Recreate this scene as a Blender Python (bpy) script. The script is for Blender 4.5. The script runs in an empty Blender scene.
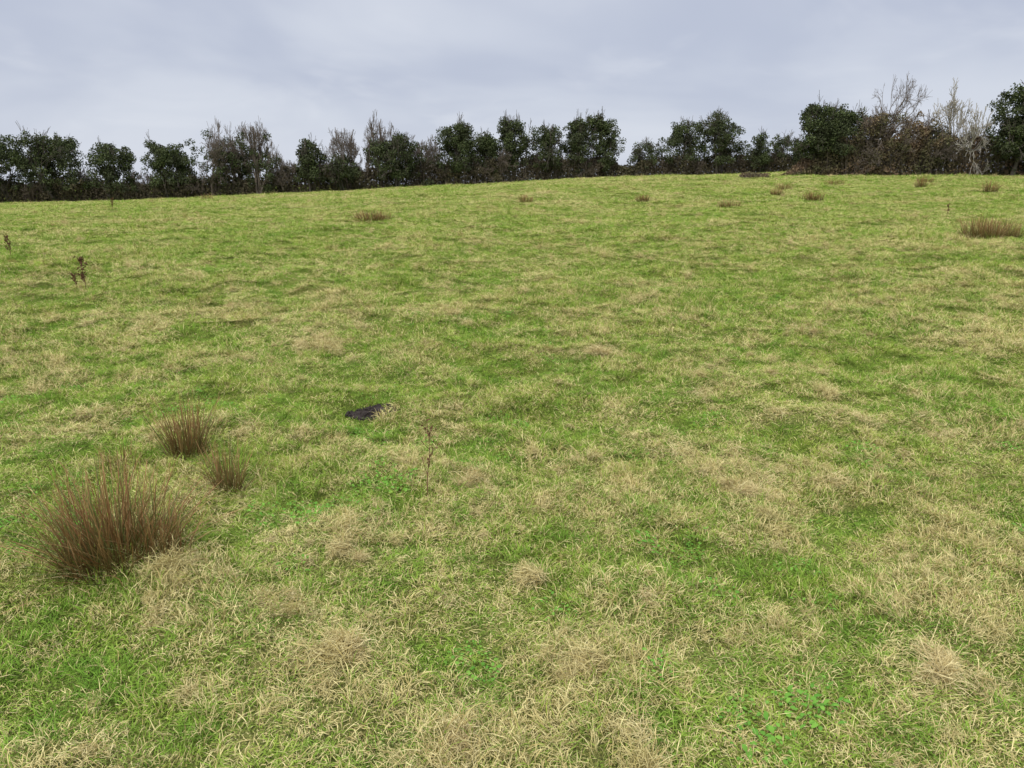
import bpy, math, random
import numpy as np
from mathutils import Vector
R = np.random.RandomState(7)
random.seed(7)
scene = bpy.context.scene
scene.view_settings.view_transform = 'Standard'
scene.view_settings.look = 'None'
scene.view_settings.exposure = 0
PI = math.pi

# ------------------------------------------------------------------ noise
TAB = np.random.RandomState(3).rand(256, 256)
def vnoise(x, y, s, off=0.0):
    x = np.asarray(x, float) / s + 37.3 + off * 17.7
    y = np.asarray(y, float) / s + 91.7 + off * 5.3
    xi = np.floor(x).astype(int); yi = np.floor(y).astype(int)
    fx = x - xi; fy = y - yi
    fx = fx * fx * fx * (fx * (fx * 6 - 15) + 10); fy = fy * fy * fy * (fy * (fy * 6 - 15) + 10)
    a = TAB[xi & 255, yi & 255]; b = TAB[(xi + 1) & 255, yi & 255]
    c = TAB[xi & 255, (yi + 1) & 255]; d = TAB[(xi + 1) & 255, (yi + 1) & 255]
    return (a * (1 - fx) + b * fx) * (1 - fy) + (c * (1 - fx) + d * fx) * fy
def rot(x, y, a):
    return x * math.cos(a) - y * math.sin(a), x * math.sin(a) + y * math.cos(a)
def fbm(x, y, s, off=0.0, o=3):
    t = 0; w = 0; amp = 1.0
    for i in range(o):
        xr, yr = rot(np.asarray(x, float), np.asarray(y, float), 0.6 + i * 1.1)
        t = t + amp * vnoise(xr, yr, s / (2.1 ** i), off + i * 3.1); w += amp; amp *= 0.5
    return t / w
def sstep(a, b, x):
    t = np.clip((np.asarray(x, float) - a) / (b - a), 0, 1)
    return t * t * (3 - 2 * t)
def height(x, y):
    x = np.asarray(x, float); y = np.asarray(y, float)
    zfar = -0.75 + 2.9 * sstep(-56, 34, x)
    z = zfar * sstep(9, 80, y)
    z = z - 4.0 * sstep(95, 220, y)
    d = np.sqrt(x * x + y * y)
    z = z + (fbm(x, y, 7.0, 1.0, 2) - 0.5) * 0.25 * sstep(4, 16, d)
    z = z + (fbm(x, y, 1.5, 2.0, 2) - 0.5) * 0.14 * (1 - 0.6 * sstep(25, 60, d))
    z = z + (fbm(x, y, 0.46, 4.0, 2) - 0.5) * 0.15 * (1 - sstep(14, 35, d))
    return z
def strawf(x, y):
    d = np.sqrt(np.asarray(x, float) ** 2 + np.asarray(y, float) ** 2)
    a = fbm(x, y, 0.46, 4.0, 2)
    b = fbm(x, y, 0.22, 8.0, 2)
    c = fbm(x, y * 0.6, 1.6, 11.0, 2)
    e = fbm(x, y * 0.4, 9.0, 14.0, 2)
    v = 0.30 * a + 0.40 * b + 0.18 * c + 0.12 * e
    v = (v - 0.5) * 3.8 + 0.45
    v = v + 0.04 * sstep(-1, 3, x) - 0.05 * sstep(0, -3, x) * (1 - sstep(4, 9, d))
    return np.clip(v, 0, 1)

# ------------------------------------------------------------------ mesh utils
def mesh_from(name, V, F, mats=(), midx=None, attrs=None, smooth=False):
    V = np.asarray(V, np.float32).reshape(-1, 3); F = np.asarray(F, np.int32)
    n = F.shape[1]
    me = bpy.data.meshes.new(name)
    me.vertices.add(len(V)); me.vertices.foreach_set('co', V.ravel())
    me.loops.add(F.size); me.loops.foreach_set('vertex_index', F.ravel())
    me.polygons.add(len(F)); me.polygons.foreach_set('loop_start', np.arange(0, F.size, n, dtype=np.int32))
    me.update(calc_edges=True)
    for m in mats: me.materials.append(m)
    if midx is not None: me.polygons.foreach_set('material_index', np.asarray(midx, np.int32))
    if smooth: me.polygons.foreach_set('use_smooth', np.ones(len(F), bool))
    if attrs:
        for k, v in attrs.items():
            at = me.attributes.new(k, 'FLOAT', 'POINT'); at.data.foreach_set('value', np.asarray(v, np.float32).ravel())
    me.validate(); me.update()
    return me
def add(name, me, loc=(0, 0, 0)):
    ob = bpy.data.objects.new(name, me); ob.location = loc
    scene.collection.objects.link(ob); return ob

def blades(base, az, lean, curv, L, W, k=4, azc=None, tip=0.12, tw=None, zmin=None):
    N = len(az); base = np.asarray(base, float)
    if azc is None: azc = np.zeros(N)
    if tw is None: tw = R.uniform(-0.9, 0.9, N)
    P = np.zeros((N, k + 1, 3)); P[:, 0] = base
    for j in range(k):
        t = (j + 0.5) / k
        th = lean + curv * t; a = az + azc * t
        st = np.stack([np.sin(th) * np.cos(a), np.sin(th) * np.sin(a), np.cos(th)], 1) * (L / k)[:, None]
        P[:, j + 1] = P[:, j] + st
    if zmin is not None: P[:, :, 2] = np.maximum(P[:, :, 2], zmin[:, None] if hasattr(zmin, '__len__') else zmin)
    side = np.stack([-np.sin(az + tw), np.cos(az + tw), 0.25 * np.sin(tw * 3)], 1)
    V = np.zeros((N, k + 1, 2, 3)); bt = np.zeros((N, k + 1, 2))
    for j in range(k + 1):
        t = j / k
        w = W * (tip + (1 - tip) * (1 - t) ** 0.7) * 0.5
        V[:, j, 0] = P[:, j] - side * w[:, None]; V[:, j, 1] = P[:, j] + side * w[:, None]; bt[:, j] = t
    idx = np.arange(N)[:, None] * (2 * (k + 1)) + np.arange(k)[None] * 2
    F = np.stack([idx, idx + 1, idx + 3, idx + 2], -1).reshape(-1, 4)
    return V.reshape(-1, 3), F, bt.ravel()
def merge(parts):
    Vs, Fs, As, Ms = [], [], [], []; o = 0
    for p in parts:
        V, F, a, m = p
        Vs.append(V); Fs.append(F + o); As.append(a); Ms.append(np.full(len(F), m)); o += len(V)
    return np.concatenate(Vs), np.concatenate(Fs), np.concatenate(As), np.concatenate(Ms)

# ------------------------------------------------------------------ materials
class NT:
    def __init__(s, name):
        s.m = bpy.data.materials.new(name); s.m.use_nodes = True; s.t = s.m.node_tree; s.t.nodes.clear()
        s.out = s.n('ShaderNodeOutputMaterial')
    def n(s, t, **kw):
        x = s.t.nodes.new(t)
        for k, v in kw.items(): setattr(x, k, v)
        return x
    def l(s, a, b): s.t.links.new(a, b)
    def val(s, sock, v):
        if isinstance(v, bpy.types.NodeSocket): s.l(v, sock)
        else: sock.default_value = v
    def math(s, op, a, b=0.0, clamp=False):
        x = s.n('ShaderNodeMath', operation=op); x.use_clamp = clamp
        s.val(x.inputs[0], a); s.val(x.inputs[1], b); return x.outputs[0]
    def mix(s, f, a, b, bt='MIX'):
        x = s.n('ShaderNodeMix', data_type='RGBA', blend_type=bt)
        s.val(x.inputs[0], f)
        for i, v in ((6, a), (7, b)):
            if isinstance(v, tuple): v = (v[0], v[1], v[2], 1)
            s.val(x.inputs[i], v)
        return x.outputs[2]
    def noise(s, scale, detail=3, vec=None, rough=0.55):
        x = s.n('ShaderNodeTexNoise'); x.inputs['Scale'].default_value = scale; x.inputs['Detail'].default_value = detail
        x.inputs['Roughness'].default_value = rough
        if vec is not None: s.l(vec, x.inputs['Vector'])
        return x.outputs[0]
    def mr(s, v, a, b, c=0.0, d=1.0):
        x = s.n('ShaderNodeMapRange'); s.val(x.inputs[0], v)
        for i, q in zip((1, 2, 3, 4), (a, b, c, d)): x.inputs[i].default_value = q
        return x.outputs[0]
    def attr(s, name, typ='GEOMETRY'):
        x = s.n('ShaderNodeAttribute', attribute_name=name); x.attribute_type = typ; return x.outputs['Fac']
    def diffuse(s, col):
        p = s.n('ShaderNodeBsdfDiffuse'); s.val(p.inputs['Color'], col); s.l(p.outputs[0], s.out.inputs[0]); return p
    def princ(s, col, rough=0.6, spec=0.25):
        p = s.n('ShaderNodeBsdfPrincipled'); s.val(p.inputs['Base Color'], col)
        p.inputs['Roughness'].default_value = rough; p.inputs['Specular IOR Level'].default_value = spec
        s.l(p.outputs[0], s.out.inputs[0]); return p

def mat_grass():
    s = NT('grass_blades')
    geo = s.n('ShaderNodeNewGeometry'); pos = geo.outputs['Position']; rnd = geo.outputs['Random Per Island']
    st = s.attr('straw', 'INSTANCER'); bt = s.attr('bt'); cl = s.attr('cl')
    n1 = s.mr(s.noise(0.7, 2, pos), 0.35, 0.65); n2 = s.noise(4.0, 3, pos, 0.7)
    r2 = s.math('FRACT', s.math('MULTIPLY', rnd, 13.7))
    g = s.mix(r2, (0.155, 0.28, 0.03), (0.33, 0.46, 0.065))
    g = s.mix(s.math('MULTIPLY', n1, 0.5), g, (0.44, 0.47, 0.085))
    g = s.mix(s.mr(n2, 0.58, 0.36, 0, 0.7), g, (0.115, 0.255, 0.03))
    straw = s.mix(r2, (0.80, 0.68, 0.31), (0.46, 0.36, 0.13))
    pr = s.math('ADD', s.mr(st, 0.3, 0.95, 0.0, 0.55), s.mr(n2, 0.47, 0.64, 0.0, 0.38))
    pr = s.math('ADD', pr, s.mr(cl, 0.3, 0.7, -0.15, 0.28))
    isst = s.math('LESS_THAN', rnd, pr)
    c = s.mix(isst, g, straw)
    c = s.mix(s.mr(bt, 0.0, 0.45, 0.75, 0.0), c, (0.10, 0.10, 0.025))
    s.diffuse(c)
    return s.m
def mat_straw():
    s = NT('dead_grass')
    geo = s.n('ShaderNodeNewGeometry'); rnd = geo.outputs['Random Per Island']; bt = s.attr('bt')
    n1 = s.mr(s.noise(3.2, 1, geo.outputs['Position']), 0.35, 0.65)
    c = s.mix(rnd, (0.84, 0.71, 0.36), (0.40, 0.285, 0.10))
    c = s.mix(s.math('MULTIPLY', n1, 0.4), c, (0.47, 0.43, 0.13))
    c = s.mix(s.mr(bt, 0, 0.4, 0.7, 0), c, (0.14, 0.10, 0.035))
    s.diffuse(c)
    return s.m
def mat_simple(name, c1, c2, ns=None, c3=None):
    s = NT(name)
    geo = s.n('ShaderNodeNewGeometry'); rnd = geo.outputs['Random Per Island']
    c = s.mix(rnd, c1, c2)
    if ns: c = s.mix(s.mr(s.noise(ns, 2, geo.outputs['Position']), 0.38, 0.62), c, c3)
    s.diffuse(c)
    return s.m
def mat_rush():
    s = NT('rush_stems')
    geo = s.n('ShaderNodeNewGeometry'); rnd = geo.outputs['Random Per Island']; bt = s.attr('bt')
    r2 = s.math('FRACT', s.math('MULTIPLY', rnd, 7.7))
    a = s.mix(rnd, (0.05, 0.078, 0.016), (0.14, 0.075, 0.026))
    b = s.mix(r2, (0.18, 0.07, 0.026), (0.44, 0.27, 0.11))
    b = s.mix(s.math('GREATER_THAN', rnd, 0.78), b, (0.13, 0.165, 0.045))
    c = s.mix(s.mr(bt, 0.1, 0.85), a, b)
    s.princ(c, 0.5, 0.15)
    return s.m
def mat_ground():
    s = NT('pasture_ground')
    geo = s.n('ShaderNodeNewGeometry'); pos = geo.outputs['Position']; st = s.attr('straw')
    n1 = s.mr(s.noise(0.5, 3, pos), 0.35, 0.65)
    n2 = s.noise(14, 4, pos, 0.7); n3 = s.noise(90, 3, pos, 0.8); n4 = s.noise(2.5, 3, pos, 0.65)
    g = s.mix(n1, (0.11, 0.18, 0.024), (0.17, 0.23, 0.036))
    g = s.mix(s.mr(n4, 0.4, 0.65), g, (0.20, 0.24, 0.04))
    k = s.math('ADD', s.mr(st, 0.3, 1.0, 0.0, 0.6), s.mr(n2, 0.35, 0.7, -0.2, 0.25), True)
    g = s.mix(k, g, (0.32, 0.28, 0.09))
    g = s.mix(s.mr(n3, 0.42, 0.56, 0.75, 0.0), g, (0.035, 0.042, 0.014))
    p = s.diffuse(g)
    b = s.n('ShaderNodeBump'); b.inputs['Strength'].default_value = 1.0; b.inputs['Distance'].default_value = 0.02
    s.l(s.math('ADD', n2, n3), b.inputs['Height']); s.l(b.outputs[0], p.inputs['Normal'])
    return s.m
def mat_soil():
    s = NT('mole_soil')
    geo = s.n('ShaderNodeNewGeometry'); n = s.noise(60, 4, geo.outputs['Position'])
    p = s.diffuse(s.mix(n, (0.022, 0.018, 0.016), (0.09, 0.072, 0.062)))
    b = s.n('ShaderNodeBump'); b.inputs['Distance'].default_value = 0.02; s.l(n, b.inputs['Height']); s.l(b.outputs[0], p.inputs['Normal'])
    return s.m
def mat_bark(name, c1, c2):
    s = NT(name)
    geo = s.n('ShaderNodeNewGeometry'); n = s.noise(6, 2, geo.outputs['Position'])
    s.diffuse(s.mix(n, c1, c2)); return s.m

MG = mat_grass(); MS = mat_straw(); MR = mat_rush(); MGR = mat_ground(); MSOIL = mat_soil()
MW = mat_simple('weed_leaves', (0.09, 0.22, 0.03), (0.18, 0.34, 0.05))
MDOCK = mat_simple('dock_stalk', (0.10, 0.05, 0.03), (0.17, 0.09, 0.05))
MIVY = mat_simple('ivy_leaves', (0.030, 0.044, 0.017), (0.12, 0.14, 0.055), 0.8, (0.06, 0.066, 0.035))
MHEDGE = mat_simple('hedge_foliage', (0.06, 0.062, 0.03), (0.15, 0.125, 0.068), 0.35, (0.105, 0.085, 0.055))
MBRAM = mat_simple('bramble_foliage', (0.14, 0.088, 0.056), (0.25, 0.175, 0.10), 0.5, (0.10, 0.10, 0.046))
MBARK = mat_bark('bark', (0.08, 0.068, 0.055), (0.17, 0.145, 0.115))
MPALE = mat_bark('bark_pale', (0.32, 0.29, 0.235), (0.48, 0.43, 0.35))
MTWIG = mat_bark('twig_brown', (0.12, 0.096, 0.076), (0.21, 0.17, 0.132))

# ------------------------------------------------------------------ ground
def axis(a, lo, hi, n, c=0.0):
    u = np.linspace(math.asinh((lo - c) / a), math.asinh((hi - c) / a), n)
    return c + a * np.sinh(u)
xs = axis(2.5, -700, 700, 760); ys = axis(2.5, -60, 900, 700, 2.5)
X, Y = np.meshgrid(xs, ys)
Z = height(X, Y); ST = strawf(X, Y)
nx, ny = len(xs), len(ys)
i = (np.arange(ny - 1)[:, None] * nx + np.arange(nx - 1)[None]).ravel()
F = np.stack([i, i + 1, i + nx + 1, i + nx], 1)
me = mesh_from('field_ground', np.stack([X, Y, Z], -1), F, [MGR], None, {'straw': ST}, True)
add('field_ground', me)

# ------------------------------------------------------------------ grass prototypes
def make_coll(name, meshes):
    c = bpy.data.collections.new(name)
    for k, m in enumerate(meshes):
        o = bpy.data.objects.new('%s_%02d' % (name, k), m); c.objects.link(o)
    return c
def disc(n, r, z=-0.012):
    a = R.uniform(0, 2 * PI, n); q = r * np.sqrt(R.rand(n))
    return np.stack([q * np.cos(a), q * np.sin(a), np.full(n, z)], 1)
gm = []
for k in range(10):
    b = disc(1250, 0.19, -0.006)
    v = vnoise(b[:, 0] + k * 9, b[:, 1], 0.055, k)
    b = b[R.rand(1250) < 0.4 + 1.0 * v][:1000]; n = len(b)
    hv = 0.25 + 1.8 * vnoise(b[:, 0] + k * 9, b[:, 1], 0.055, k) ** 1.5
    azm = 2 * PI * 1.6 * vnoise(b[:, 0] + k * 5, b[:, 1], 0.09, k + 20)
    cl = vnoise(b[:, 0] + k * 3, b[:, 1], 0.045, k + 40)
    tall = [0.023, 0.029, 0.036, 0.027, 0.031, 0.022, 0.046, 0.029, 0.038, 0.025][k]
    V, F, bt = blades(b, azm + R.normal(0, 0.9, n), R.uniform(0.1, 1.1, n), R.uniform(0.5, 2.3, n),
                      tall * hv * R.uniform(0.6, 1.6, n), R.uniform(0.0018, 0.0037, n), 3, R.normal(0, 1.2, n))
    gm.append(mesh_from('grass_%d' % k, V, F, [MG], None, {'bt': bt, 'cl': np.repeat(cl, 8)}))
GC = make_coll('grass_patch', gm)
sm = []
for k in range(8):
    n = [80, 110, 150, 180, 100, 130, 210, 90][k]; r = [.09, .07, .06, .07, .10, .05, .08, .06][k]
    b = disc(n, r); b[:, :2] *= R.rand(n)[:, None] ** 0.4; b[:, 2] += R.uniform(0, 0.04, n) * (1 - np.hypot(b[:, 0], b[:, 1]) / r)
    azm = R.uniform(0, 2 * PI)
    V, F, bt = blades(b, azm + R.normal(0, 1.3, n), R.uniform(0.2, 1.3, n), R.uniform(0.9, 2.4, n),
                      R.uniform(0.03, 0.095, n), R.uniform(0.0013, 0.0027, n), 5, R.normal(0, 1.9, n), zmin=R.uniform(-0.005, 0.028, n))
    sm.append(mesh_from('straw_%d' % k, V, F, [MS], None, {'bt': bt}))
SC = make_coll('dead_grass_tuft', sm)
def leaf_proto(n, rad, size, hh):
    c = disc(n, rad); c[:, 2] = R.uniform(0.008, hh, n)
    VV, FF = [], []
    for q in range(n):
        a = R.uniform(0, 2 * PI); tl = R.uniform(0.0, 0.7); s = size * R.uniform(0.6, 1.3)
        d = np.array([math.cos(a) * math.cos(tl), math.sin(a) * math.cos(tl), math.sin(tl)]); sd = np.array([-math.sin(a), math.cos(a), R.uniform(-0.3, 0.3)])
        up = np.array([0, 0, 1.0])
        o = len(VV)
        for t, w in [(0, .12), (.35, .5), (.75, .45), (1, .08)]:
            m = c[q] + d * s * t - up * s * 0.25 * t * t
            VV.append(m - sd * w * s * 0.6 + up * 0.1 * s * w); VV.append(m + sd * w * s * 0.6 + up * 0.1 * s * w)
        for j in range(3): FF.append((o + 2 * j, o + 2 * j + 1, o + 2 * j + 3, o + 2 * j + 2))
    return np.array(VV), np.array(FF)
wm = []
for k in range(4):
    V, F = leaf_proto(40, 0.09, [0.013, 0.017, 0.02, 0.015][k], 0.04)
    wm.append(mesh_from('weed_%d' % k, V, F, [MW]))
WC = make_coll('weed_patch', wm)

def instancer(name, px, py, rotz, jit, sc, idx, straw, coll, dz=0.0, e=0.1):
    n = len(px); P = np.stack([px, py, height(px, py) + dz], 1)
    gx = (height(px + e, py) - height(px - e, py)) / (2 * e); gy = (height(px, py + e) - height(px, py - e)) / (2 * e)
    c, s_ = np.cos(rotz), np.sin(rotz)
    lx = gx * c + gy * s_; ly = -gx * s_ + gy * c
    rx = np.arctan(ly) + R.normal(0, jit, n); ry = -np.arctan(lx) + R.normal(0, jit, n)
    me = bpy.data.meshes.new(name); me.vertices.add(n); me.vertices.foreach_set('co', np.asarray(P, np.float32).ravel())
    rv = np.stack([rx, ry, rotz], 1)
    a = me.attributes.new('rotv', 'FLOAT_VECTOR', 'POINT'); a.data.foreach_set('vector', rv.astype(np.float32).ravel())
    a = me.attributes.new('sclv', 'FLOAT_VECTOR', 'POINT'); a.data.foreach_set('vector', sc.astype(np.float32).ravel())
    a = me.attributes.new('pick', 'INT', 'POINT'); a.data.foreach_set('value', idx.astype(np.int32))
    a = me.attributes.new('straw', 'FLOAT', 'POINT'); a.data.foreach_set('value', straw.astype(np.float32))
    me.update(); ob = add(name, me)
    ng = bpy.data.node_groups.new(name + '_scatter', 'GeometryNodeTree')
    ng.interface.new_socket(name='Geometry', in_out='INPUT', socket_type='NodeSocketGeometry')
    ng.interface.new_socket(name='Geometry', in_out='OUTPUT', socket_type='NodeSocketGeometry')
    N = ng.nodes; gi = N.new('NodeGroupInput'); go = N.new('NodeGroupOutput')
    ci = N.new('GeometryNodeCollectionInfo'); ci.inputs['Collection'].default_value = coll
    ci.inputs['Separate Children'].default_value = True; ci.inputs['Reset Children'].default_value = True
    ip = N.new('GeometryNodeInstanceOnPoints'); ip.inputs['Pick Instance'].default_value = True
    def na(nm, t):
        x = N.new('GeometryNodeInputNamedAttribute'); x.data_type = t; x.inputs['Name'].default_value = nm; return x.outputs['Attribute']
    L = ng.links.new
    L(gi.outputs[0], ip.inputs['Points']); L(ci.outputs[0], ip.inputs['Instance'])
    L(na('pick', 'INT'), ip.inputs['Instance Index']); L(na('rotv', 'FLOAT_VECTOR'), ip.inputs['Rotation'])
    L(na('sclv', 'FLOAT_VECTOR'), ip.inputs['Scale']); L(ip.outputs[0], go.inputs[0])
    md = ob.modifiers.new('scatter', 'NODES'); md.node_group = ng
    return ob
def scatter(y0, y1, dens, margin=1.8):
    hw = 0.73 * y1 + margin
    n = int((y1 - y0) * 2 * hw * dens)
    x = R.uniform(-hw, hw, n); y = R.uniform(y0, y1, n)
    k = np.abs(x) < 0.73 * y + margin
    return x[k], y[k]
def scatter_even(y0, y1, dens, margin=1.8):
    # jittered grid: even cover without bare gaps
    hw = 0.73 * y1 + margin; c = 1 / math.sqrt(dens)
    gx, gy = np.meshgrid(np.arange(-hw, hw + c, c), np.arange(y0 + c / 2, y1 + c * .4, c))
    gx = gx + (np.arange(gx.shape[0])[:, None] % 2) * c * 0.5
    x = gx.ravel() + R.uniform(-.38, .38, gx.size) * c; y = gy.ravel() + R.uniform(-.38, .38, gx.size) * c
    k = np.abs(x) < 0.73 * y + margin
    return x[k], y[k]
BANDS = [(0.4, 4, 36, 0.98, 1.0), (4, 7, 23, 1.15, 1.12), (7, 12, 12.5, 1.5, 1.35), (12, 20, 6.5, 2.0, 1.6),
         (20, 35, 3.0, 2.8, 1.9), (35, 60, 1.35, 4.0, 2.3), (60, 90, 0.65, 5.6, 2.6)]
MOLE = (-1.0, 5.07)
px, py, ss, sz = [], [], [], []
for (a, b, d, s, z) in BANDS:
    x, y = scatter_even(a, b, d); px.append(x); py.append(y); ss.append(np.full(len(x), s)); sz.append(np.full(len(x), z))
px, py, ss, sz = map(np.concatenate, (px, py, ss, sz))
k = ((px - MOLE[0]) / 0.25) ** 2 + ((py - MOLE[1]) / 0.2) ** 2 > 1
px, py, ss, sz = px[k], py[k], ss[k], sz[k]
n = len(px); hvar = 0.3 + 1.5 * fbm(px, py, 0.45, 20, 3)
sc = np.stack([ss * R.uniform(0.95, 1.12, n)] * 2 + [sz * R.uniform(0.65, 1.45, n) * hvar], 1)
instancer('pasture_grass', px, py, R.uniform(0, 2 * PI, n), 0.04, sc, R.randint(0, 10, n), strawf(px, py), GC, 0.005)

px, py, ss, sz = [], [], [], []
for (a, b, d, s, z) in [(0.4, 4, 64, 1.0, 1.15), (4, 7, 46, 1.1, 1.3), (7, 12, 25, 1.3, 1.7), (12, 20, 12, 1.7, 2.2), (20, 35, 4.4, 2.2, 2.7), (35, 60, 1.4, 3.0, 3.2), (60, 88, 0.45, 4, 3.6)]:
    x, y = scatter(a, b, d); v = strawf(x, y)
    k = R.rand(len(x)) < 0.5 * sstep(0.6, 1.0, v) + 0.02
    x = x[k]; y = y[k]; px.append(x); py.append(y); ss.append(np.full(len(x), s)); sz.append(np.full(len(x), z))
for (cx, cy, w, nn) in [(-1.94, 7.2, 0.26, 45), (-6.75, 13.8, 0.36, 45), (-0.57, 2.2, 0.08, 14), (-1.40, 2.66, 0.05, 7), (0.72, 6.6, 0.2, 14), (-3.2, 9.2, .3, 14), (3.2, 7.6, .4, 18), (2.2, 4.1, .22, 8), (0.25, 2.15, 0.04, 5), (1.35, 2.0, .08, 3), (-.2, 1.8, .10, 7), (2.2, 2.6, .15, 4), (0.35, 1.72, .05, 4), (.05, 2.75, .1, 6), (-.75, 3.0, .08, 6)]:
    x = cx + R.normal(0, w * 0.6, nn); y = cy + R.normal(0, w * 0.5, nn)
    px.append(x); py.append(y); ss.append(np.full(nn, 1.15)); sz.append(np.full(nn, 1.7))
px, py, ss, sz = map(np.concatenate, (px, py, ss, sz))
k = ((px - MOLE[0]) / 0.26) ** 2 + ((py - MOLE[1]) / 0.22) ** 2 > 1
px, py, ss, sz = px[k], py[k], ss[k], sz[k]
n = len(px); q = R.uniform(0.5, 1.25, n)
sc = np.stack([ss * q * R.uniform(.8, 1.2, n), ss * q, sz * q * R.uniform(0.7, 1.5, n)], 1)
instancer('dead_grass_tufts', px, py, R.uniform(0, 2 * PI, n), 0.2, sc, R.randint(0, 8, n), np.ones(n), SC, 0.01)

px, py = [], []
for (a, b, d) in [(0.4, 5, 34), (5, 10, 10)]:
    x, y = scatter(a, b, d); v = fbm(x, y, 0.6, 33, 2); k = (R.rand(len(x)) < sstep(0.52, 0.72, v)) & (strawf(x, y) < .5)
    px.append(x[k]); py.append(y[k])
px, py = map(np.concatenate, (px, py)); n = len(px); q = R.uniform(0.7, 1.2, n)
instancer('broadleaf_weeds', px, py, R.uniform(0, 2 * PI, n), 0.1, np.stack([q, q, q], 1), R.randint(0, 4, n), np.zeros(n), WC)

# ------------------------------------------------------------------ rushes
def rush(x, y, w, h, n, name='rush_clump', dead=0.25, lean=0.75, bw=0.0045):
    b = disc(n, w * 0.5); b[:, 2] = 0
    rr = np.hypot(b[:, 0], b[:, 1]) / (w * 0.5)
    az = np.arctan2(b[:, 1], b[:, 0]) + R.normal(0, 0.8, n)
    V1 = blades(b, az, rr * lean * R.uniform(0.05, 1.3, n) ** 1.1, R.uniform(-0.2, 0.6, n), h * R.uniform(0.25, 1.0, n) ** 0.7 * 1.12 * (1.08 - 0.2 * rr), R.uniform(0.6, 1.25, n) * bw, 5, R.normal(0, 0.25, n), 0.3)
    parts = [(V1[0], V1[1], V1[2], 0)]
    nd = int(n * dead); b = disc(nd, w * 0.55); b[:, 2] = 0.0
    az = np.arctan2(b[:, 1], b[:, 0]) + R.normal(0, 0.8, nd)
    V2 = blades(b, az, R.uniform(0.3, 1.3, nd), R.uniform(0.4, 1.5, nd), h * R.uniform(0.15, 0.5, nd), R.uniform(0.4, 0.9, nd) * bw, 6, R.normal(0, 0.8, nd), zmin=0.0)
    parts.append((V2[0], V2[1], V2[2], 1))
    V, F, bt, mi = merge(parts)
    me = mesh_from(name, V, F, [MR, MS], mi, {'bt': bt})
    return add(name, me, (x, y, float(height(x, y)) - 0.01))
rush(-1.68, 2.82, 0.37, 0.44, 850, lean=0.95, bw=0.0047, dead=.15)
rush(-1.45, 2.80, 0.20, 0.25, 150, lean=0.9, bw=0.004, dead=.5)
rush(-1.84, 3.95, 0.20, 0.37, 300, lean=0.6, bw=0.0042, dead=.25)
rush(-1.46, 3.55, 0.18, 0.28, 200, lean=0.8, bw=0.004, dead=.45)
rush(-2.15, 3.8, 0.2, 0.2, 80, lean=0.8, bw=0.0036)
for (x, y, w, h, n) in [(-4.8, 26, 1.3, 0.42, 380), (0.7, 38, 0.7, 0.45, 200), (6.5, 38, 0.6, 0.42, 200), (9.4, 33, 0.9, 0.38, 220),
                        (14.6, 37, 0.9, 0.5, 260), (13.9, 40, 0.6, 0.4, 160), (16, 45, 0.9, 0.45, 160), (24, 45, 0.6, 0.6, 160), (25, 40, 0.7, 0.6, 160),
                        (12.0, 19.2, 0.95, 0.6, 620), (12.9, 19.8, 0.8, 0.5, 420), (13.9, 19.5, 0.8, 0.55, 300), (21, 50, 1.2, 0.4, 160), (-22, 55, 0.8, 0.5, 120), (28, 52, 1.0, 0.5, 160)]:
    rush(x, y, w, h, n, 'rush_clump', 0.3, 0.7, 0.009 if y < 25 else 0.018)

# ------------------------------------------------------------------ tubes
def tubes(S, sides=4):
    S = np.asarray(S, float); p0 = S[:, 0:3]; p1 = S[:, 3:6]; r0 = S[:, 6]; r1 = S[:, 7]
    d = p1 - p0; d /= np.linalg.norm(d, axis=1)[:, None] + 1e-9
    ref = np.where(np.abs(d[:, 2:3]) > 0.9, np.array([[1.0, 0, 0]]), np.array([[0, 0, 1.0]]))
    u = np.cross(d, ref); u /= np.linalg.norm(u, axis=1)[:, None] + 1e-9; v = np.cross(d, u)
    N = len(S); V = np.zeros((N, 2, sides, 3))
    for j in range(sides):
        a = 2 * PI * j / sides; o = u * math.cos(a) + v * math.sin(a)
        V[:, 0, j] = p0 + o * r0[:, None]; V[:, 1, j] = p1 + o * r1[:, None]
    b = np.arange(N)[:, None] * 2 * sides; j = np.arange(sides)[None]; j2 = (j + 1) % sides
    F = np.stack([b + j, b + j2, b + sides + j2, b + sides + j], -1).reshape(-1, 4)
    return V.reshape(-1, 3), F
def leaves(C, size, flat=0.0):
    n = len(C); a = R.normal(0, 1, (n, 3)); a /= np.linalg.norm(a, axis=1)[:, None]
    b = np.cross(a, R.normal(0, 1, (n, 3))); b /= np.linalg.norm(b, axis=1)[:, None]
    s = size * R.uniform(0.6, 1.3, n); s = s[:, None]
    V = np.stack([C - a * s * .6, C + b * s * .38, C + a * s * .6, C - b * s * .38], 1).reshape(-1, 3)
    F = np.arange(4 * n).reshape(-1, 4)
    return V, F

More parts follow.
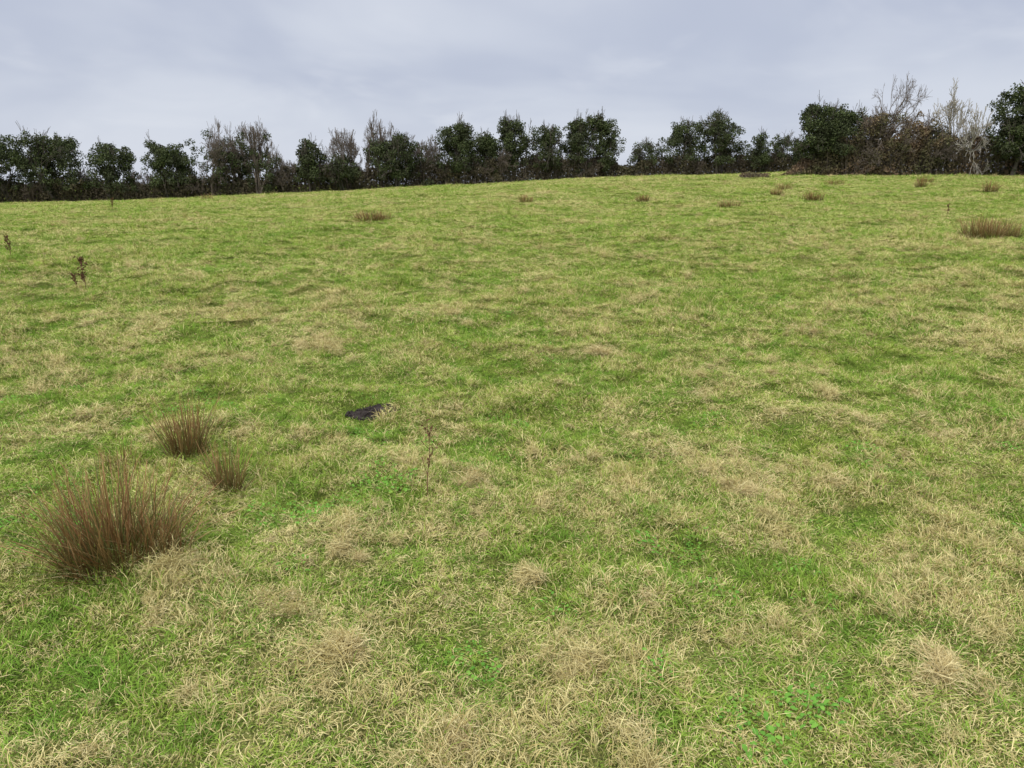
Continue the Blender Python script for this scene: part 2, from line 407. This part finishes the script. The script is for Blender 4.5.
def stalk(x, y, h, name, r, nb, seedy=False):
    S = []; p = np.zeros(3); d = np.array([0.05, 0, 1.0]); pts = []
    for k in range(8):
        q = p + d * h / 8; rr = r * (1 - 0.09 * k)
        S.append([*p, *q, rr, rr * 0.92]); pts.append(q); p = q; d = d + R.normal(0, 0.07, 3); d /= np.linalg.norm(d)
    for k in range(nb):
        b = pts[R.randint(2, 8)]; a = R.uniform(0, 2 * PI); l = h * R.uniform(0.1, 0.26)
        e = b + np.array([math.cos(a) * 0.6, math.sin(a) * 0.6, 0.85]) * l
        m = (b + e) / 2 + R.normal(0, 0.08 * l, 3)
        S.append([*b, *m, r * .5, r * .4]); S.append([*m, *e, r * .4, r * .25])
        pts.append(e); pts.append(m)
    V, F = tubes(S, 5); parts = [(V, F, np.zeros(len(V)), 0)]
    if seedy:
        c = np.array([pts[R.randint(3, len(pts))] for _ in range(220)]) + R.normal(0, h * 0.03, (220, 3))
        V, F = leaves(c, h * 0.06); parts.append((V, F, np.zeros(len(V)), 0))
    else:
        c = np.array([pts[R.randint(3, len(pts))] for _ in range(60)]) + R.normal(0, h * 0.008, (60, 3))
        V, F = leaves(c, h * 0.035); parts.append((V, F, np.zeros(len(V)), 0))
    V, F, bt, mi = merge(parts)
    return add(name, mesh_from(name, V, F, [MDOCK]), (x, y, float(height(x, y)) - 0.01))
stalk(-0.43, 3.46, 0.34, 'dead_thistle_stem', 0.0028, 18)
stalk(-6.35, 11.0, 0.44, 'dead_dock_stalk', 0.009, 9, True)
stalk(-6.55, 11.1, 0.25, 'dead_dock_stalk', 0.009, 6, True)
stalk(-10.4, 15.5, 0.42, 'dead_dock_stalk', 0.008, 7, True)
stalk(15.5, 27, 0.35, 'dead_dock_stalk', 0.008, 7, True)
stalk(-20, 38, 0.5, 'dead_dock_stalk', 0.015, 7, True)

def molehill(x, y, w, d, h):
    nr, na = 14, 40; VV = []
    for i in range(nr + 1):
        t = i / nr
        for j in range(na):
            a = 2 * PI * j / na
            lob = 1 + 0.18 * math.sin(2 * a + 1) + 0.12 * math.sin(5 * a)
            xx = t * w * lob * math.cos(a); yy = t * d * lob * math.sin(a)
            zz = float(height(x + xx, y + yy) - height(x, y)) + h * (1 - t ** 1.7) + (0.02 * (float(fbm(xx * 1.0, yy, 0.05, 5, 2)) - .5) * 1.8) - (0.03 if i == nr else 0)
            VV.append((xx, yy, zz))
    F = [(i * na + j, i * na + (j + 1) % na, (i + 1) * na + (j + 1) % na, (i + 1) * na + j) for i in range(nr) for j in range(na)]
    parts = [(np.array(VV), np.array(F), np.zeros(len(VV)), 0)]
    S = []
    for _ in range(300):
        a = R.uniform(0, 2 * PI); t = math.sqrt(R.rand()) * 1.3
        cx, cy = t * w * math.cos(a), t * d * math.sin(a)
        c = np.array([cx, cy, float(height(x + cx, y + cy) - height(x, y)) + max(0, h * (1 - t ** 1.7)) + 0.006]); r = R.uniform(0.003, 0.012)
        S.append([*(c - [0, 0, r]), *(c + [0, 0, r * .2]), r * .7, r]); S.append([*(c + [0, 0, r * .2]), *(c + [0, 0, r]), r, r * .3])
    V, F = tubes(S, 6); parts.append((V, F, np.zeros(len(V)), 0))
    V, F, bt, mi = merge(parts)
    return add('molehill', mesh_from('molehill', V, F, [MSOIL], None, None, True), (x, y, float(height(x, y)) + 0.008))
molehill(MOLE[0], MOLE[1], 0.15, 0.12, 0.03)

# ------------------------------------------------------------------ trees
def grow(h, stems, maxl, spread, rng, ratio=0.72, kids=3):
    S = []; nodes = []
    def rec(p, d, L, r, lvl):
        k = 3 if lvl < 2 else 2
        pts = []
        for i in range(k):
            dd = d + rng.normal(0, 0.17, 3); dd /= np.linalg.norm(dd); d = dd
            q = p + d * L / k; r1 = r * (0.88 if lvl < maxl else 0.6)
            S.append([*p, *q, r, r1]); p = q; r = r1; pts.append((p, d, r)); nodes.append((p[0], p[1], p[2], lvl))
        if lvl >= maxl: return
        nk = kids if rng.rand() < 0.6 else kids - 1
        for i in range(nk + (1 if lvl > 0 else 2)):
            b, bd, br = pts[-1] if i < nk else pts[rng.randint(0, len(pts))]
            rd = rng.normal(0, 1, 3); rd -= bd * rd.dot(bd); rd /= np.linalg.norm(rd)
            an = spread * rng.uniform(0.5, 1.3)
            nd = bd * math.cos(an) + rd * math.sin(an) + np.array([0, 0, 0.06]); nd /= np.linalg.norm(nd)
            rec(b, nd, L * ratio * rng.uniform(0.75, 1.2), br * 0.66, lvl + 1)
    for s in range(stems):
        a = rng.uniform(0, 2 * PI); off = 0.0 if stems == 1 else 0.4
        d = np.array([math.cos(a) * off, math.sin(a) * off, 1.0]); d /= np.linalg.norm(d)
        rec(np.array([math.cos(a) * off * .5, math.sin(a) * off * .5, -0.2]), d, h * (0.30 if stems == 1 else .22), h * 0.018 + 0.03, 0)
    return np.array(S), np.array(nodes)
def tree(name, x, y, h, w, ivy, seed, bark=None, leafmat=None, stems=2, maxl=4, thick=1.0, minr=0.012, spread=0.6, dens=1.0, hi=0.9, lsize=0.15, zlo=0.08):
    rng = np.random.RandomState(seed)
    bark = bark or MBARK; leafmat = leafmat or MIVY
    S, nd = grow(h, stems, maxl, spread, rng)
    zt = np.percentile(S[:, 5], 99.7); ext = np.percentile(np.hypot(S[:, 3], S[:, 4]), 90)
    fz = h / zt; fx = (w / 2) / ext
    for c in (0, 1, 3, 4): S[:, c] *= fx
    for c in (2, 5): S[:, c] *= fz
    nd[:, 0:2] *= fx; nd[:, 2] *= fz
    S[:, 6:8] = np.maximum(S[:, 6:8] * thick, minr)
    V, F = tubes(S, 4); parts = [(V, F, np.zeros(len(V)), 0)]
    if ivy > 0:
        zz = nd[:, 2] / h
        ok = nd[(zz > 0.05) & (zz < hi)]
        ok = ok[np.hypot(ok[:, 0], ok[:, 1]) / (w / 2) < 1.0]
        nc = int(ivy * 58 * (h * w / 25.0) ** 0.8)
        cen = ok[rng.randint(0, len(ok), nc)][:, :3]
        nl = int(nc * 0.95); zl = rng.uniform(zlo, 0.84, nl); aa = rng.uniform(0, 2 * PI, nl)
        rp = (w / 2) * (0.45 + 0.5 * np.sin(PI * np.clip(zl + 0.02, 0, 1))) * np.sqrt(rng.rand(nl)) * (0.75 + 0.5 * rng.rand(nl))
        cl = np.stack([rp * np.cos(aa), rp * np.sin(aa), zl * h], 1)
        cen = np.concatenate([cen, cl]); nc = len(cen)
        crad = rng.uniform(0.2, 0.55, nc)
        C = []
        for c, q in zip(cen, crad):
            m = int(72 * dens * (q / 0.4) ** 2)
            o = rng.normal(0, 1, (m, 3)); o /= np.linalg.norm(o, axis=1)[:, None]
            o *= (q * rng.uniform(0.3, 1.3, m) ** 0.7)[:, None]; o[:, 2] *= 0.85
            C.append(c + o)
        low = nd[nd[:, 3] <= 1][:, :3]
        m = int(350 * ivy); C.append(low[rng.randint(0, len(low), m)] + rng.normal(0, 0.16, (m, 3)))
        C = np.concatenate(C); C = C[C[:, 2] > 0.05]
        V, F = leaves(C, lsize); parts.append((V, F, np.zeros(len(V)), 1))
    V, F, bt, mi = merge(parts)
    return add(name, mesh_from(name, V, F, [bark, leafmat], mi), (x, y, float(height(x, y))))

T = [ (-58, 73, 6.2, 6, 1.2), (-52.5, 73, 6.8, 6, 1.2), (-48.3, 74, 7.3, 6.2, 1.2), (-44.3, 74.5, 7.0, 5.8, 1.4), (-39.2, 75, 5.8, 4.6, 1.4),
 (-33.8, 75.5, 6.0, 4.8, 1.6), (-29.9, 76, 7.1, 5.4, .42), (-27.8, 77, 6.8, 4.6, .4), (-25.2, 76, 6.8, 4.4, .4), (-20.2, 77, 5.5, 3.4, 1.5),
 (-16.6, 78, 6.0, 4.2, 0), (-16.9, 77.5, 3.8, 3.8, 1.3), (-13.2, 78.5, 7.0, 3.2, .35), (-11.9, 78, 5.5, 4.6, 1.5), (-9.0, 79, 5.0, 3.8, .35),
 (-5.7, 80, 7.0, 5.0, 1.6), (-2.4, 81, 5.6, 2.8, 1.4), (0.1, 81, 7.0, 3.2, 1.5), (3.3, 82, 6.0, 4.0, 1.2), (6.9, 82.5, 6.9, 3.6, 1.3), (9.9, 83, 6.9, 3.4, 1.6),
 (15.1, 84, 4.1, 4.6, .7), (19.0, 84, 6.2, 5.2, .9), (22.4, 84, 6.9, 5.2, 1.1), (27.0, 84, 4.7, 4.2, .8), (30.5, 85, 4.4, 4.2, .7),
 (26.3, 66, 6.4, 4.6, 1.8), (28.8, 66.5, 6.0, 3.8, 1.6), (38.8, 60, 7.3, 4.4, 1.8), (41.6, 60, 7.6, 4.8, 1.7), (46, 59, 6.4, 5, 1.2), (51, 58, 6.4, 5, 1.2)]
for k, (x, y, h, w, iv) in enumerate(T):
    if iv >= 0.45: tree('ivy_covered_tree', x, y, h, w, iv, 100 + k, MBARK, MIVY, stems=2 + k % 2, maxl=4, minr=0.013, zlo=0.2)
    else: tree('bare_tree', x, y, h, w, iv, 100 + k, MTWIG, MIVY, stems=3, maxl=5, minr=0.0115, hi=0.6)
rb = np.random.RandomState(55)
for k, x in enumerate([-56, -50, -46, -42, -36.5, -31, -23, -18.6, -14.6, -8, -4, -1, 2, 5, 8.3, 17, 20.8, 25, 28.5]):
    yy = np.interp(x, [-60, -45, -30, -14, 0, 12, 24, 40], [72.5, 75, 76.5, 78.5, 81.5, 83.5, 85, 85]) + rb.uniform(-.6, .6)
    tree('hawthorn_bush', x + rb.uniform(-.5, .5), yy, rb.uniform(2.2, 3.6) * (0.8 if x > 10 else 1), rb.uniform(2.6, 4.2), 0.25, 400 + k, MTWIG, MHEDGE, stems=4, maxl=4, minr=0.0125, hi=.8, lsize=.14)
tree('bare_tree', 34.6, 72, 8.8, 5.0, 0, 301, MTWIG, stems=1, maxl=5, minr=0.009)
tree('hawthorn_tree', 31.2, 65, 5.4, 5.0, 0.9, 302, MTWIG, MBRAM, stems=3, maxl=5, minr=0.014, dens=.8)
tree('hawthorn_tree', 34.0, 64, 4.9, 4.6, 0.9, 303, MTWIG, MBRAM, stems=3, maxl=5, minr=0.014, dens=.8)
tree('pale_bare_tree', 36.1, 63, 7.0, 4.8, 0, 307, MPALE, stems=2, maxl=5, thick=1.15, minr=0.017, spread=0.62)

# ------------------------------------------------------------------ hedges
def hedge(name, line, hfun, thick, nleaf, nstem, lm, size=0.18):
    line = np.array(line, float); seg = np.diff(line, axis=0); ln = np.hypot(seg[:, 0], seg[:, 1]); cum = np.concatenate([[0], np.cumsum(ln)])
    def at(s):
        i = np.clip(np.searchsorted(cum, s) - 1, 0, len(seg) - 1); t = (s - cum[i]) / ln[i]
        return line[i] + seg[i] * t[:, None]
    s = R.uniform(0, cum[-1], nleaf); p = at(s); H = hfun(p[:, 0], s)
    t = R.rand(nleaf) ** 0.9; wd = thick * (1 - 0.55 * t ** 2) * R.uniform(-1, 1, nleaf) * (0.75 + 0.5 * vnoise(s, t * 3, 0.9, 3))
    x = p[:, 0] + R.normal(0, .1, nleaf); y = p[:, 1] + wd
    C = np.stack([x, y, height(x, y) + t * H * (0.8 + 0.35 * vnoise(s, wd, 0.5, 9))], 1)
    V, F = leaves(C, size); parts = [(V, F, np.zeros(len(V)), 0)]
    s = R.uniform(0, cum[-1], nstem); p = at(s); H = hfun(p[:, 0], s) * R.uniform(0.7, 1.35, nstem)
    x = p[:, 0]; y = p[:, 1] + R.uniform(-.8, .8, nstem) * thick
    Vb, Fb, bt = blades(np.stack([x, y, height(x, y) - .05], 1), R.uniform(0, 2 * PI, nstem), R.uniform(0, .6, nstem), R.uniform(-.2, 1.0, nstem), H, R.uniform(.015, .035, nstem), 5, R.normal(0, .5, nstem), 0.3)
    parts.append((Vb, Fb, bt, 1))
    V, F, bt, mi = merge(parts)
    return add(name, mesh_from(name, V, F, [lm, MTWIG], mi))
hA = lambda x, s: (1.2 + 1.8 * fbm(s, s * 0, 4.0, 2, 3)) * (1 - 0.45 * np.exp(-((x - 12.9) / 2.0) ** 2))
hedge('hedgerow', [(-75, 71), (-60, 72.5), (-45, 75), (-30, 76.5), (-14, 78.5), (0, 81.5), (12, 83.5), (24, 85), (40, 85)], hA, 1.0, 80000, 9000, MHEDGE, 0.2)
hB = lambda x, s: (1.9 + 2.3 * fbm(s, s * 0, 4.0, 6, 3)) * sstep(23.5, 27, x)
hedge('bramble_scrub', [(24, 67), (30, 65.5), (36, 63), (42, 60), (60, 57)], hB, 1.6, 45000, 6000, MBRAM, 0.18)
hC = lambda x, s: 0.2 + 0.45 * fbm(s, s * 0, 1.0, 7, 2)
hedge('bramble_patch', [(18.5, 62), (20.5, 61.5)], hC, 0.7, 700, 500, MBRAM, 0.12)

# ------------------------------------------------------------------ world
SUN_EL, SUN_AZ = 48, 205
w = bpy.data.worlds.new('World'); scene.world = w; w.use_nodes = True
t = w.node_tree; t.nodes.clear()
def N(ty, **kw):
    x = t.nodes.new(ty)
    for k, v in kw.items(): setattr(x, k, v)
    return x
def M(op, a, b=0.0, c=False):
    x = N('ShaderNodeMath', operation=op); x.use_clamp = c
    for i, v in ((0, a), (1, b)):
        if isinstance(v, bpy.types.NodeSocket): t.links.new(v, x.inputs[i])
        else: x.inputs[i].default_value = v
    return x.outputs[0]
def MR_(v, a, b, c, d):
    x = N('ShaderNodeMapRange'); x.interpolation_type = 'SMOOTHSTEP'; t.links.new(v, x.inputs[0])
    for i, q in zip((1, 2, 3, 4), (a, b, c, d)): x.inputs[i].default_value = q
    return x.outputs[0]
def MX(f, a, b, bt='MIX'):
    x = N('ShaderNodeMix', data_type='RGBA', blend_type=bt)
    for i, v in ((0, f), (6, a), (7, b)):
        if isinstance(v, bpy.types.NodeSocket): t.links.new(v, x.inputs[i])
        else: x.inputs[i].default_value = v if not isinstance(v, tuple) else (*v, 1)
    return x.outputs[2]
sky = N('ShaderNodeTexSky', sky_type='NISHITA'); sky.sun_disc = False
sky.sun_elevation = math.radians(SUN_EL); sky.sun_rotation = math.radians(SUN_AZ)
tc = N('ShaderNodeTexCoord'); sep = N('ShaderNodeSeparateXYZ'); t.links.new(tc.outputs['Generated'], sep.inputs[0])
zc = M('MAXIMUM', sep.outputs[2], 0.0)
den = M('ADD', zc, 0.28)
cmb = N('ShaderNodeCombineXYZ'); t.links.new(M('DIVIDE', sep.outputs[0], den), cmb.inputs[0]); t.links.new(M('DIVIDE', sep.outputs[1], den), cmb.inputs[1])
def WN(scale, det, rough=.5, dist=0.0):
    x = N('ShaderNodeTexNoise'); x.inputs['Scale'].default_value = scale; x.inputs['Detail'].default_value = det
    x.inputs['Roughness'].default_value = rough; x.inputs['Distortion'].default_value = dist
    t.links.new(cmb.outputs[0], x.inputs['Vector']); return x.outputs[0]
n1 = MR_(WN(0.95, 4, .48, .35), .38, .62, 0, 1); n2 = MR_(WN(2.4, 4, .5, .5), .5, .72, 0, 1)
c = MX(n1, (5.1, 5.55, 6.8), (6.5, 6.9, 7.85))
c = MX(M('MULTIPLY', n2, .35), c, (7.7, 8.0, 8.7))
c = MX(MR_(zc, 0.0, 0.12, .5, 0.0), c, (7.2, 7.6, 8.5))
grad = MR_(zc, 0.27, 0.9, 1.0, 3.3)
vm = N('ShaderNodeVectorMath', operation='SCALE'); t.links.new(c, vm.inputs[0]); t.links.new(grad, vm.inputs['Scale'])
fin = MX(0.06, vm.outputs[0], sky.outputs[0])
bg = N('ShaderNodeBackground'); bg.inputs['Strength'].default_value = 0.1; t.links.new(fin, bg.inputs['Color'])
wo = N('ShaderNodeOutputWorld'); t.links.new(bg.outputs[0], wo.inputs[0])

sd = bpy.data.lights.new('sun', 'SUN'); sd.energy = 1.5; sd.angle = math.radians(12); sd.color = (1, .96, .88)
so = bpy.data.objects.new('sun', sd); scene.collection.objects.link(so)
az = math.radians(SUN_AZ); el = math.radians(SUN_EL)
dirv = Vector((math.sin(az) * math.cos(el), math.cos(az) * math.cos(el), math.sin(el)))
so.rotation_euler = dirv.to_track_quat('Z', 'Y').to_euler()

# ------------------------------------------------------------------ camera
cd = bpy.data.cameras.new('camera'); cd.lens = 26; cd.sensor_width = 36; cd.clip_start = 0.05; cd.clip_end = 3000
co = bpy.data.objects.new('camera', cd); scene.collection.objects.link(co)
co.location = (0, 0, 1.6); co.rotation_euler = (math.radians(90 - 15.5), 0, 0)
scene.camera = co
